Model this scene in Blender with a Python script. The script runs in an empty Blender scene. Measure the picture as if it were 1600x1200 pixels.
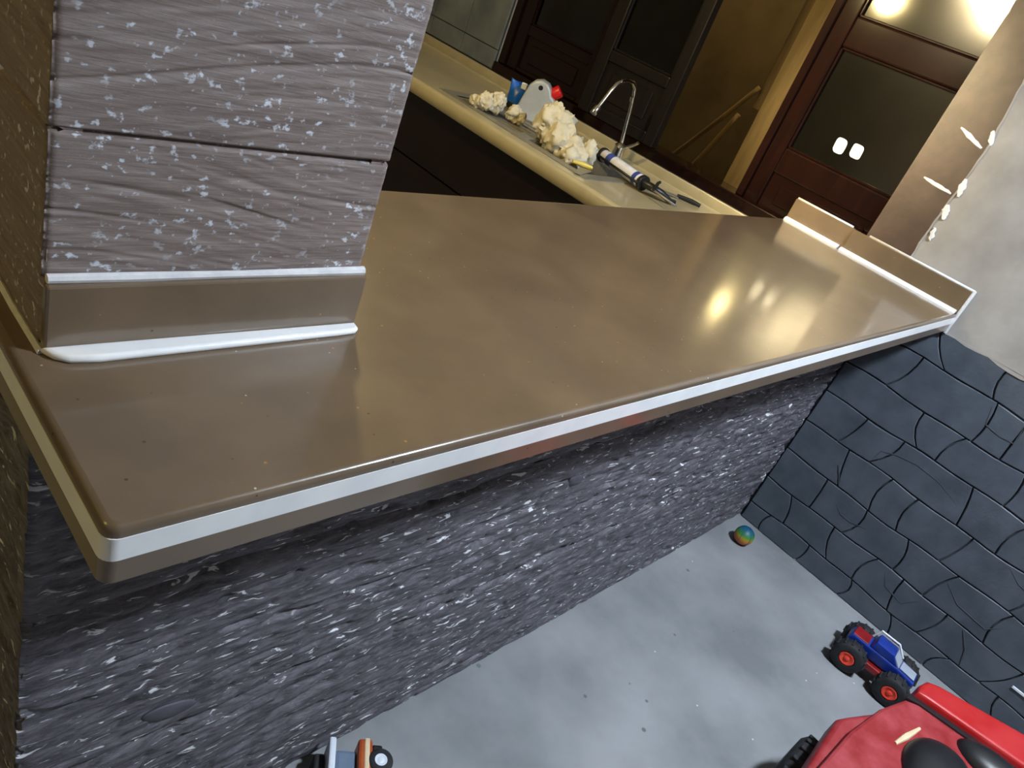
import bpy, bmesh, math, random
import numpy as np
from mathutils import Vector, Matrix, noise as mnoise
random.seed(7); rng = np.random.default_rng(11)
SC = bpy.context.scene
COL = SC.collection

# ------------------------------------------------------------------ camera
L = 2.461          # right wall plane
W = 0.648          # bar counter depth
H = 1.05           # bar counter top
D = 0.204          # front of the half wall
CAM = Vector((-0.1674, -0.3941, 1.4869))
yaw, pit, rol, FPX = -0.9565, -0.4960, 0.4035, 1154.19
fw = Vector((math.cos(pit)*math.sin(-yaw), math.cos(pit)*math.cos(yaw), math.sin(pit)))
r0 = fw.cross(Vector((0, 0, 1))).normalized(); u0 = r0.cross(fw)
rt = math.cos(rol)*r0 + math.sin(rol)*u0; up = -math.sin(rol)*r0 + math.cos(rol)*u0
cam = bpy.data.cameras.new('camera'); co = bpy.data.objects.new('camera', cam); COL.objects.link(co)
m = Matrix((rt, up, -fw)).transposed().to_4x4(); m.translation = CAM; co.matrix_world = m
cam.sensor_width = 36.0; cam.lens = FPX/1600*36; cam.clip_start = 0.02; cam.clip_end = 60
SC.camera = co

# ------------------------------------------------------------------ world, exposure, lamp positions
wd = bpy.data.worlds.new('night'); SC.world = wd; wd.use_nodes = True
wd.node_tree.nodes['Background'].inputs[0].default_value = (0.55, 0.65, 1, 1)
wd.node_tree.nodes['Background'].inputs[1].default_value = 0.01
vs = SC.view_settings; vs.view_transform = 'Standard'; vs.look = 'None'; vs.gamma = 1; vs.use_curve_mapping = False
vs.exposure = 0.0
COOL = ((1.5, -0.93, 2.6), 0.13, 560, (0.79, 0.895, 1.0))          # position, radius, emission, colour
# bare warm bulbs, last one added to light the outside wall: position, radius, emission, colour
WARM = [((0.95, 1.374, 1.94), 0.04, 640, (1.0, 0.77, 0.33)), ((-1.5, 0.8, 2.2), 0.03, 560, (1.0, 0.75, 0.2)), ((2.76, 1.6, 2.75), 0.04, 330, (1.0, 0.8, 0.45))]
# two unseen bulbs; added snoots narrow their beams onto the window, off the pillar
SPOT = [((-0.3, 1.37, 2.3), 0.012, 90000), ((-0.9, 1.40, 2.3), 0.012, 125000)]
SPOT_AIM = (2.5, 0.70, 1.44)

# ------------------------------------------------------------------ material helpers
def lin(c):
    return tuple(((v/255)/12.92 if v/255 <= 0.04045 else ((v/255+0.055)/1.055)**2.4) for v in c) + (1.0,)
MATS = {}
def newmat(name):
    m = bpy.data.materials.new(name); m.use_nodes = True; MATS[name] = m
    nt = m.node_tree; b = nt.nodes['Principled BSDF']; return m, nt, b
def setp(b, **k):
    for key, v in k.items():
        n = {'rough': 'Roughness', 'metal': 'Metallic', 'coat': 'Coat Weight', 'coatr': 'Coat Roughness', 'spec': 'Specular IOR Level',
             'trans': 'Transmission Weight', 'sss': 'Subsurface Weight', 'ior': 'IOR'}[key]
        b.inputs[n].default_value = v
def nd(nt, t, **k):
    n = nt.nodes.new(t)
    for a, v in k.items(): setattr(n, a, v)
    return n
def coords(nt, scale=(1, 1, 1), rot=(0, 0, 0)):
    tc = nd(nt, 'ShaderNodeTexCoord'); mp = nd(nt, 'ShaderNodeMapping')
    mp.inputs['Scale'].default_value = scale; mp.inputs['Rotation'].default_value = rot
    nt.links.new(tc.outputs['Object'], mp.inputs['Vector']); return mp.outputs['Vector']
def noise_tex(nt, vec, scale, detail=4, rough=0.55, dist=0):
    n = nd(nt, 'ShaderNodeTexNoise'); n.inputs['Scale'].default_value = scale; n.inputs['Detail'].default_value = detail
    n.inputs['Roughness'].default_value = rough; n.inputs['Distortion'].default_value = dist
    nt.links.new(vec, n.inputs['Vector']); return n.outputs['Fac']
def ramp(nt, fac, stops):
    r = nd(nt, 'ShaderNodeValToRGB'); e = r.color_ramp.elements
    while len(e) < len(stops): e.new(0.5)
    for i, (p, c) in enumerate(stops): e[i].position = p; e[i].color = c
    nt.links.new(fac, r.inputs['Fac']); return r.outputs['Color']
def mixc(nt, fac, a, b, blend='MIX'):
    m = nd(nt, 'ShaderNodeMix', data_type='RGBA', blend_type=blend)
    for i, v in ((0, fac), (6, a), (7, b)):
        if hasattr(v, 'is_output'): nt.links.new(v, m.inputs[i])
        elif i == 0: m.inputs[0].default_value = v
        else: m.inputs[i].default_value = v
    return m.outputs[2]
def bump(nt, b, h, strength=0.3, dist=0.002):
    n = nd(nt, 'ShaderNodeBump'); n.inputs['Strength'].default_value = strength; n.inputs['Distance'].default_value = dist
    nt.links.new(h, n.inputs['Height']); nt.links.new(n.outputs['Normal'], b.inputs['Normal'])
BW0, BW1 = (0, 0, 0, 1), (1, 1, 1, 1)
def mottled(name, c1, c2, scale=6, stretch=(1, 1, 1), bmp=0.0, bscale=60, lo=0.35, hi=0.65, **k):
    m, nt, b = newmat(name); v = coords(nt, stretch)
    c = ramp(nt, noise_tex(nt, v, scale), [(lo, lin(c1)), (hi, lin(c2))])
    nt.links.new(c, b.inputs['Base Color'])
    if bmp: bump(nt, b, noise_tex(nt, v, bscale, 5, 0.65), bmp)
    setp(b, **k); return m
def speckled(name, c1, c2, scale, specks, **k):      # specks: list of (voronoi scale, radius, density, colour)
    m, nt, b = newmat(name); v = coords(nt)
    c = ramp(nt, noise_tex(nt, v, scale, 5), [(0.35, lin(c1)), (0.65, lin(c2))])
    for (s, rad, dens, colr, st) in specks:
        vo = nd(nt, 'ShaderNodeTexVoronoi'); vo.inputs['Scale'].default_value = s
        nt.links.new(coords(nt, st), vo.inputs['Vector'])
        near = ramp(nt, vo.outputs['Distance'], [(rad*0.7, BW1), (rad, BW0)])
        sep = nd(nt, 'ShaderNodeSeparateColor'); nt.links.new(vo.outputs['Color'], sep.inputs[0])
        sel = ramp(nt, sep.outputs[0], [(dens, BW1), (min(dens+0.02, 1), BW0)])
        f = mixc(nt, 1.0, near, sel, 'MULTIPLY')
        bwn = nd(nt, 'ShaderNodeRGBToBW'); nt.links.new(f, bwn.inputs[0])
        c = mixc(nt, bwn.outputs[0], c, lin(colr))
    nt.links.new(c, b.inputs['Base Color']); setp(b, **k); return m, nt, b
def emit(name, col, s):
    m, nt, b = newmat(name); b.inputs['Base Color'].default_value = (1, 1, 1, 1)
    b.inputs['Emission Color'].default_value = col + (1,); b.inputs['Emission Strength'].default_value = s; return m
def glassmat(name, tint, rough=0.02, ior=1.55):
    m, nt, b = newmat(name); out = nt.nodes['Material Output']
    fr = nd(nt, 'ShaderNodeFresnel'); fr.inputs[0].default_value = ior
    tr = nd(nt, 'ShaderNodeBsdfTransparent'); tr.inputs[0].default_value = tint
    gl = nd(nt, 'ShaderNodeBsdfGlossy'); gl.inputs['Roughness'].default_value = rough
    mx = nd(nt, 'ShaderNodeMixShader'); nt.links.new(fr.outputs[0], mx.inputs[0]); nt.links.new(tr.outputs[0], mx.inputs[1])
    nt.links.new(gl.outputs[0], mx.inputs[2]); nt.links.new(mx.outputs[0], out.inputs[0]); return m

brown, nt_, b_ = speckled('brown_solid_surface', (100, 84, 67), (113, 95, 76), 9,
    [(55, 0.10, 0.12, (170, 120, 60), (1, 1, 1)), (80, 0.10, 0.07, (190, 185, 175), (1, 1, 1)), (70, 0.12, 0.12, (60, 48, 38), (1, 1, 1))],
    rough=0.3, coat=1.0, coatr=0.115)
white_s = mottled('white_solid_surface', (236, 238, 242), (245, 246, 248), 20, rough=0.3, coat=0.3)
silicone = mottled('white_sealant', (208, 209, 213), (226, 226, 229), 60, bmp=0.3, bscale=90, rough=0.4)
cream = mottled('cream_solid_surface', (166, 154, 124), (176, 164, 132), 10, rough=0.3, coat=0.5, coatr=0.12)
cement = mottled('bare_cement', (142, 137, 132), (166, 161, 156), 5, bmp=0.35, bscale=45, rough=0.85)
plaster = mottled('plaster', (150, 146, 140), (168, 162, 154), 3, rough=0.9)
greystone = mottled('slate_grey_paint', (68, 76, 86), (86, 94, 104), 9, bmp=0.5, bscale=70, rough=0.5)
greyjoint = mottled('dark_joint', (50, 55, 62), (62, 67, 74), 20, rough=0.8)
brownpaint = mottled('brown_wall_paint', (68, 54, 49), (82, 66, 60), 12, bmp=0.25, bscale=50, rough=0.38)
darkwood = mottled('dark_red_wood', (19, 9, 8), (27, 12, 9), 8, (6, 6, 0.7), rough=0.1, spec=0.3, coat=0.0)
charwood = mottled('charcoal_wood', (20, 17, 16), (28, 24, 22), 8, (6, 6, 0.7), rough=0.35, spec=0.35)
cabwood = mottled('black_brown_laminate', (20, 10, 8), (28, 13, 10), 7, (5, 0.6, 5), rough=0.35)
ochre = mottled('ochre_wall', (120, 100, 66), (144, 122, 82), 3, bmp=0.3, bscale=30, rough=0.9)
post_m = mottled('pale_timber', (116, 96, 60), (132, 110, 70), 6, (8, 8, 0.8), rough=0.7)
pole_m = mottled('pale_pole', (170, 142, 92), (190, 160, 106), 9, rough=0.7)
strip_m = mottled('dark_strip_brown', (86, 68, 40), (104, 84, 50), 6, (8, 8, 0.8), rough=0.8)
tile_m = mottled('grey_marbled_tile', (80, 88, 96), (116, 122, 126), 4, (1, 1, 1), rough=0.3)
steel = mottled('brushed_steel', (140, 136, 128), (162, 158, 148), 20, (1, 12, 1), rough=0.4, metal=0.5)
chrome = mottled('chrome', (200, 200, 198), (225, 225, 222), 10, rough=0.12, metal=1.0)
jugm = mottled('milky_plastic', (165, 169, 174), (180, 184, 188), 12, rough=0.35, sss=0.0)
redcap = mottled('red_cap', (200, 20, 24), (214, 30, 32), 20, rough=0.35)
blackp = mottled('black_plastic', (20, 21, 24), (30, 31, 35), 20, rough=0.4)
bluep = mottled('blue_plastic', (10, 84, 190), (22, 104, 214), 20, rough=0.35)
paperm = mottled('cream_paper', (196, 188, 166), (210, 202, 182), 30, rough=0.8)
tubem = mottled('white_cartridge', (214, 214, 224), (228, 228, 236), 20, rough=0.35)
tubeb = mottled('blue_print', (52, 66, 140), (66, 84, 160), 30, rough=0.35)
yellowp = mottled('yellow_plastic', (200, 178, 70), (214, 192, 86), 20, rough=0.4)
rubber = mottled('black_rubber', (24, 25, 28), (38, 39, 43), 40, rough=0.75, bmp=0.3, bscale=120)
hubm = mottled('orange_red_hub', (228, 62, 44), (240, 76, 54), 20, rough=0.4)
truckblue = mottled('toy_blue', (16, 42, 120), (24, 56, 150), 16, rough=0.35)
truckgrey = mottled('toy_pale_grey', (150, 160, 176), (168, 176, 190), 20, rough=0.4)
truckred = mottled('toy_dark_red', (120, 16, 22), (150, 24, 28), 20, rough=0.4)
carred = mottled('scuffed_red_plastic', (138, 24, 28), (164, 62, 68), 14, rough=0.5, bmp=0.1, bscale=40)
carred2 = mottled('bright_red_plastic', (172, 18, 20), (188, 48, 50), 9, rough=0.35)
toyor = mottled('toy_orange', (160, 70, 30), (186, 92, 46), 18, rough=0.4)
toycream = mottled('toy_cream', (220, 196, 160), (232, 210, 176), 18, rough=0.4)
toywhite = mottled('toy_white', (214, 222, 236), (228, 234, 244), 18, rough=0.4)
toyslate = mottled('toy_slate', (98, 114, 138), (112, 128, 150), 18, rough=0.4)
coolE = emit('cool_lamp_glow', COOL[3], COOL[2])
warmE = [emit('warm_bulb_glow', w[3], w[2]) for w in WARM]
spotE = [emit('added_spot_glow', (1.0, 0.80, 0.45), w[2]) for w in SPOT]
glass = glassmat('tinted_glass', (0.16, 0.15, 0.12, 1), rough=0.065, ior=3.0)   # mirror-tinted sheet glass
glass2 = glassmat('dark_tinted_glass', (0.10, 0.08, 0.06, 1), ior=1.7)

# concrete floor with blotches and dark droppings
fl, nt, b = speckled('concrete_floor', (116, 119, 123), (150, 152, 156), 2.6,
    [(14, 0.10, 0.25, (96, 98, 104), (1, 1, 1)), (30, 0.09, 0.10, (205, 206, 208), (1, 1, 1))], rough=0.7)
bump(nt, b, noise_tex(nt, coords(nt), 40, 6, 0.65), 0.25)
floor_m = fl
def ballmat():
    m, nt, b = newmat('rainbow_ball'); tc = nd(nt, 'ShaderNodeTexCoord'); sp = nd(nt, 'ShaderNodeSeparateXYZ')
    nt.links.new(tc.outputs['Generated'], sp.inputs[0])
    r = ramp(nt, sp.outputs[2], [(0.0, lin((170, 80, 60))), (0.45, lin((200, 120, 50))), (0.58, lin((150, 150, 40))), (0.7, lin((60, 130, 50))), (0.9, lin((16, 90, 110)))])
    nt.links.new(r, b.inputs['Base Color']); setp(b, rough=0.5); return m
ball_m = ballmat()
# carved timber-look plaster of the half wall and of the pillar: colour, grain and white marks (painted glints on the wall, plaster dots on the pillar)
def carved(name, dark, light, glint_or_dot, kind):
    m, nt, b = newmat(name)
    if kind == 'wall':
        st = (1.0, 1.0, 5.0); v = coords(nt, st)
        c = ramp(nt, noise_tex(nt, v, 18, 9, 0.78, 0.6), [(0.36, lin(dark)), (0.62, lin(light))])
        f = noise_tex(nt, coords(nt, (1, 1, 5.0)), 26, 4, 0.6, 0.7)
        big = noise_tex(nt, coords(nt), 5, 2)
        fl_ = ramp(nt, f, [(0.61, BW0), (0.64, BW1)]); bg = ramp(nt, big, [(0.3, BW0), (0.5, BW1)])  # stretched white dashes: lamp glints painted into the wall colour
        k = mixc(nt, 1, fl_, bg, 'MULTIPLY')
    else:
        v = coords(nt, (1.0, 1.0, 16.0))
        c = ramp(nt, noise_tex(nt, v, 9, 8, 0.7, 1.2), [(0.3, lin(dark)), (0.66, lin(light))])
        vo = noise_tex(nt, coords(nt, (1, 1, 1.3)), 105, 3, 0.55); big = noise_tex(nt, coords(nt), 14, 2)
        fl_ = ramp(nt, vo, [(0.60, BW0), (0.68, BW1)]); bg = ramp(nt, big, [(0.34, BW0), (0.56, BW1)])
        k = mixc(nt, 1, fl_, bg, 'MULTIPLY')
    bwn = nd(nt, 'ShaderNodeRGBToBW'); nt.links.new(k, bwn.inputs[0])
    c = mixc(nt, bwn.outputs[0], c, lin(glint_or_dot)); nt.links.new(c, b.inputs['Base Color'])
    bump(nt, b, noise_tex(nt, v, 34, 8, 0.75, 0.5), 0.9 if kind == 'wall' else 0.5, 0.004 if kind == 'wall' else 0.002); setp(b, rough=0.5); return m
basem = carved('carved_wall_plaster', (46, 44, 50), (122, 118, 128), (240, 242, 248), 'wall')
pillm = carved('carved_pillar_plaster', (102, 87, 82), (145, 132, 128), (206, 210, 220), 'pillar')

# ------------------------------------------------------------------ object helpers
ROOTS = {}
def tag(o, label=None, cat=None, group=None, kind=None):
    for k, v in (('label', label), ('category', cat), ('group', group), ('kind', kind)):
        if v: o[k] = v
    return o
def thing(name, label, cat, loc=(0, 0, 0), rot=(0, 0, 0), group=None, kind=None):
    o = bpy.data.objects.new(name, None); COL.objects.link(o); o.location = loc; o.rotation_euler = rot
    o.empty_display_size = 0.05
    from mathutils import Euler
    ROOTS[o.name] = Matrix.Translation(loc) @ Euler(rot).to_matrix().to_4x4()
    return tag(o, label, cat, group, kind)
def rootmat(o):
    while o.parent: o = o.parent
    return ROOTS.get(o.name, Matrix())
class MB:
    def __init__(s): s.bm = bmesh.new()
    def box(s, a, b, bev=0.0, seg=2, rot=None):
        n = bmesh.new(); bmesh.ops.create_cube(n, size=1)
        a = Vector(a); b = Vector(b); c = (a+b)/2; d = b-a
        for v in n.verts: v.co = Vector((v.co.x*d.x, v.co.y*d.y, v.co.z*d.z))
        if bev: bmesh.ops.bevel(n, geom=n.edges[:], offset=bev, segments=seg, profile=0.5, affect='EDGES')
        for v in n.verts: v.co = (rot @ v.co if rot else v.co) + c
        return s.add(n)
    def add(s, n, M=None):
        if M is not None: n.transform(M)
        me = bpy.data.meshes.new('t'); n.to_mesh(me); n.free(); s.bm.from_mesh(me); bpy.data.meshes.remove(me); return s
    def cyl(s, p, q, r1, r2=None, n=20, bev=0):
        p = Vector(p); q = Vector(q); d = q-p; b = bmesh.new()
        bmesh.ops.create_cone(b, cap_ends=True, segments=n, radius1=r1, radius2=r1 if r2 is None else r2, depth=d.length)
        if bev:
            es = [e for e in b.edges if abs(e.verts[0].co.z-e.verts[1].co.z) < 1e-6]
            bmesh.ops.bevel(b, geom=es, offset=bev, segments=2, profile=0.5, affect='EDGES')
        M = Matrix.Translation((p+q)/2) @ Vector((0, 0, 1)).rotation_difference(d).to_matrix().to_4x4()
        return s.add(b, M)
    def tube(s, pts, r, n=12, cap=True):
        pts = [Vector(p) for p in pts]; b = bmesh.new(); rings = []
        up = None
        for i, p in enumerate(pts):
            t = (pts[min(i+1, len(pts)-1)]-pts[max(i-1, 0)]).normalized()
            if up is None: up = t.orthogonal().normalized()
            up = (up - t*up.dot(t)).normalized(); w = t.cross(up)
            rr = r[i] if isinstance(r, (list, tuple)) else r
            rings.append([b.verts.new(p+up*math.cos(2*math.pi*k/n)*rr+w*math.sin(2*math.pi*k/n)*rr) for k in range(n)])
        for a, c in zip(rings, rings[1:]):
            for k in range(n): b.faces.new((a[k], a[(k+1) % n], c[(k+1) % n], c[k]))
        if cap: b.faces.new(rings[0][::-1]); b.faces.new(rings[-1])
        return s.add(b)
    def prism(s, poly, lo, hi, axis=2, bev=0.0, seg=2):     # poly in the two other axes, extruded along axis
        b = bmesh.new()
        def P(u, v, w): return {2: (u, v, w), 0: (w, u, v), 1: (u, w, v)}[axis]
        A = [b.verts.new(P(u, v, lo)) for u, v in poly]; B = [b.verts.new(P(u, v, hi)) for u, v in poly]
        n = len(poly)
        b.faces.new(A); b.faces.new(B)
        for k in range(n): b.faces.new((A[k], A[(k+1) % n], B[(k+1) % n], B[k]))
        bmesh.ops.recalc_face_normals(b, faces=b.faces[:])
        if bev:
            es = [e for e in b.edges if (e.verts[0] in A) == (e.verts[1] in A)]
            bmesh.ops.bevel(b, geom=es, offset=bev, segments=seg, profile=0.5, affect='EDGES')
        return s.add(b)
    def lathe(s, c, prof, n=24, M=None):        # prof: (r, z) from bottom to top about vertical axis at c
        b = bmesh.new(); c = Vector(c); rings = []
        for r, z in prof:
            rings.append([b.verts.new((r*math.cos(2*math.pi*k/n), r*math.sin(2*math.pi*k/n), z)) for k in range(n)])
        for a, d in zip(rings, rings[1:]):
            for k in range(n): b.faces.new((a[k], a[(k+1) % n], d[(k+1) % n], d[k]))
        b.faces.new(rings[0][::-1]); b.faces.new(rings[-1])
        return s.add(b, Matrix.Translation(c) @ (M or Matrix()))
    def crumple(s, c, r, seed, amp=0.35, sub=3, freq=2.2):
        b = bmesh.new(); bmesh.ops.create_icosphere(b, subdivisions=sub, radius=1)
        for v in b.verts:
            p = v.co.copy(); k = 1 + amp*mnoise.noise(p*freq+Vector((seed*7.1, 3.3*seed, 1))) + amp*0.6*abs(mnoise.noise(p*freq*2.3+Vector((0, seed*5, 9))))*2-amp*0.5
            v.co = Vector((p.x*r[0], p.y*r[1], p.z*r[2]))*k
        zmin = min(v.co.z for v in b.verts)
        for v in b.verts: v.co.z -= zmin
        return s.add(b, Matrix.Translation(c))
    def build(s, name, mat, parent=None, smooth=False, local=False, angle=40, **tags):
        me = bpy.data.meshes.new(name)
        bmesh.ops.recalc_face_normals(s.bm, faces=s.bm.faces[:])
        if parent is not None and not local: s.bm.transform(rootmat(parent).inverted())
        if smooth:
            for f in s.bm.faces: f.smooth = True
            for f in s.bm.faces:
                if len(f.verts) > 4: f.smooth = False
            for e in s.bm.edges:
                if len(e.link_faces) == 2 and e.calc_face_angle(0) > math.radians(angle): e.smooth = False
        s.bm.to_mesh(me); s.bm.free(); me.materials.append(mat)
        o = bpy.data.objects.new(name, me); COL.objects.link(o)
        if parent is not None: o.parent = parent
        return tag(o, **tags)
def meshobj(name, verts, faces, mat, parent=None, smooth=True, **tags):
    me = bpy.data.meshes.new(name)
    if parent is not None:
        inv = rootmat(parent).inverted(); verts = [inv @ Vector(v) for v in verts]
    me.from_pydata([tuple(v) for v in verts], [], faces); me.materials.append(mat)
    if smooth: me.polygons.foreach_set('use_smooth', [True]*len(me.polygons))
    me.update()
    o = bpy.data.objects.new(name, me); COL.objects.link(o)
    if parent is not None: o.parent = parent
    return tag(o, **tags)

# value noise in numpy for the carved reliefs
def vnoise(u, v, seed):
    r = np.random.default_rng(seed); T = r.random((256, 256))
    iu = np.floor(u).astype(int); iv = np.floor(v).astype(int); fu = u-iu; fv = v-iv
    fu = fu*fu*(3-2*fu); fv = fv*fv*(3-2*fv)
    g = lambda a, b_: T[a % 256, b_ % 256]
    return (g(iu, iv)*(1-fu)+g(iu+1, iv)*fu)*(1-fv)+(g(iu, iv+1)*(1-fu)+g(iu+1, iv+1)*fu)*fv

# ------------------------------------------------------------------ setting: floor, ceiling, walls
XW, YB, YF, ZC = -2.6, 4.0, -3.0, 2.7
tag(MB().box((XW, YF, -0.1), (L+0.15, YB, 0)).build('floor', floor_m), kind='structure')
tag(MB().box((XW-0.1, YF-0.1, ZC), (L+0.15, YB+0.1, ZC+0.1)).build('ceiling', plaster), kind='structure')
tag(MB().box((XW-0.1, YF, 0), (XW, YB, ZC)).build('wall_left', plaster), kind='structure')
tag(MB().box((XW-0.1, YB, 0), (L+0.15, YB+0.1, ZC)).build('wall_back', plaster), kind='structure')
tag(MB().box((XW-0.1, YF-0.1, 0), (L+0.15, YF, ZC)).build('wall_front', plaster), kind='structure')
# right wall: bare cement above, slate-grey stamped stones below, window opening towards the kitchen
WR = thing('wall_right', None, None, (L, 0, 0), kind='structure')
zs = 0.982
mb = MB()
mb.box((L, YF, zs), (L+0.15, 0.325, ZC)); mb.box((L, 0.325, zs), (L+0.016, 0.37, ZC))
mb.box((L, 0.325, 2.12), (L+0.15, 2.27, ZC))
mb.box((L, 0.37, 0), (L+0.15, 2.27, 0.985))
mb.box((L+0.004, 2.27, 0), (L+0.15, YB, ZC))
mb.build('cement_wall', cement, WR)
# ragged lower edge of the cement over the stones
pts = [(YF, zs)]
y = -1.4
while y < 0.0: pts.append((y, zs-0.012+0.016*random.random())); y += 0.035
pts += [(0.0, zs-0.004), (0.0, zs+0.001), (YF, zs+0.001)]
MB().prism(pts, L-0.0022, L+0.004, axis=0).build('cement_edge', cement, WR)
MB().box((L+0.009, YF, 0), (L+0.15, 0.37, zs)).build('joint_bed', greyjoint, WR)
# stones: rows between measured joints, split by slanted or curved dividers
rows = [0.0, 0.085, 0.21, 0.342, 0.48, 0.614, 0.736, 0.876, 0.984]
given = {7: [(0.014, -0.062), (-0.205, -0.22)], 6: [(0.008, 0.049), (-0.24, -0.25), (-0.336, -0.341)], 5: [(-0.093, -0.138), (-0.233, -0.204), (-0.42, -0.43)],
         4: [(0.034, 0.07), (-0.10, -0.052), (-0.337, -0.369), (-0.52, -0.50)], 3: [(0.023, -0.015), (-0.142, -0.142), (-0.239, -0.245), (-0.43, -0.40)],
         2: [(0.023, 0.019), (-0.14, -0.12), (-0.294, -0.314), (-0.47, -0.43)], 1: [(0.09, 0.06), (-0.09, -0.13), (-0.26, -0.235), (-0.36, -0.38), (-0.52, -0.49)],
         0: [(0.11, 0.12), (-0.06, -0.05), (-0.24, -0.23), (-0.40, -0.43)]}
G = 0.0026
def joint_z(i, y):
    if i == 0: return 0.0
    if i == 8: return rows[8]
    return rows[i] + 0.004*math.sin(9*y+i*2.1) + 0.003*math.sin(23*y+i)
for i in range(8):
    z0, z1 = rows[i], rows[i+1]
    dv = [(0.203, 0.203)] + list(given[i])
    yl = min(dv[-1])
    while yl > -1.5:
        w = random.uniform(0.12, 0.24); yl -= w; s = random.uniform(-0.035, 0.035); dv.append((yl-s, yl+s))
    for k in range(len(dv)-1):
        (ta, ba), (tb, bb) = dv[k], dv[k+1]      # (y at top, y at bottom): right-hand divider a, next divider b
        ka = 0 if k == 0 else 0.016*math.sin(7*ta+i*3); kb = 0.016*math.sin(7*tb+i*3)
        n = 5; poly = []
        for j in range(n):
            t = j/(n-1); poly.append((ba+(ta-ba)*t+ka*math.sin(math.pi*t)-G, z0+(z1-z0)*t))
        for j in range(1, 4):
            yy = ta+(tb-ta)*j/4; poly.append((yy, z1))
        for j in range(n):
            t = 1-j/(n-1); poly.append((bb+(tb-bb)*t+kb*math.sin(math.pi*t)+G, z0+(z1-z0)*t))
        for j in range(1, 4):
            yy = bb+(ba-bb)*j/4; poly.append((yy, z0))
        Q = []
        for (yy, zz) in poly:
            zz = max(zz, 0.0)
            tz = (zz-z0)/(z1-z0)
            Q.append((yy, zz+(joint_z(i, yy)-z0)*(1-tz)+(joint_z(i+1, yy)-z1)*tz + (G if tz < 0.02 else (-G if tz > 0.98 else 0))))
        cy = sum(q[0] for q in Q)/len(Q); cz = sum(q[1] for q in Q)/len(Q); N = len(Q)
        pr = random.uniform(-0.0015, 0.0015)
        V = [(L+0.010, a, b_) for a, b_ in Q] + [(L+0.0015+pr, a, b_) for a, b_ in Q]
        ins = 0.0022
        for a, b_ in Q:
            dd = math.hypot(a-cy, b_-cz); V.append((L-0.0003+pr, a+(cy-a)/dd*ins, b_+(cz-b_)/dd*ins))
        F = [tuple(range(2*N, 3*N))]
        for lv in (0, 1):
            for q in range(N): F.append((lv*N+q, lv*N+(q+1) % N, (lv+1)*N+(q+1) % N, (lv+1)*N+q))
        meshobj('stone', V, F, greystone, WR, smooth=False)
for C_ in ([(-0.052, 0.492), (-0.06, 0.541), (-0.11, 0.562), (-0.173, 0.573), (-0.253, 0.566), (-0.35, 0.53)], [(-0.233, 0.86), (-0.251, 0.803), (-0.30, 0.795), (-0.341, 0.798), (-0.336, 0.85)], [(0.023, 0.41), (0.0, 0.38), (-0.015, 0.352)],
           [(-0.05, 0.285), (-0.08, 0.264), (-0.12, 0.262), (-0.173, 0.278)], [(-0.55, 0.47), (-0.60, 0.44), (-0.66, 0.43), (-0.72, 0.36)], [(-0.46, 0.30), (-0.52, 0.26), (-0.62, 0.25), (-0.66, 0.30)], [(-0.30, 0.195), (-0.33, 0.15), (-0.40, 0.135), (-0.44, 0.19)], [(-0.58, 0.2), (-0.62, 0.15), (-0.64, 0.09)]):
    pts = []
    for k in range(len(C_)-1):
        for j in range(4):
            t = j/4; a_, b_ = Vector(C_[k]), Vector(C_[k+1]); q = a_+(b_-a_)*t; pts.append((L-0.0002, q.x, q.y))
    pts.append((L-0.0002, *C_[-1])); n = len(pts)
    MB().tube(pts, [0.0012+0.0016*math.sin(math.pi*(k+0.5)/n) for k in range(n)], 6).build('crack', greyjoint, WR, smooth=True)
# tiles beyond the window
MB().box((L-0.001, 2.27, 0.98), (L+0.004, YB, 2.0)).build('tile_grout', greyjoint, WR)
tz = [0.998, 1.085, 1.335, 1.585, 1.835]
ty = [2.275 + 0.25*k for k in range(7)]
for a in range(len(ty)-1):
    for c in range(4):
        MB().box((L-0.008, ty[a]+0.002, tz[c]+0.002), (L+0.002, ty[a+1]-0.002, tz[c+1]-0.002), 0.0015, 1).build('tile', tile_m, WR)
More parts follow.
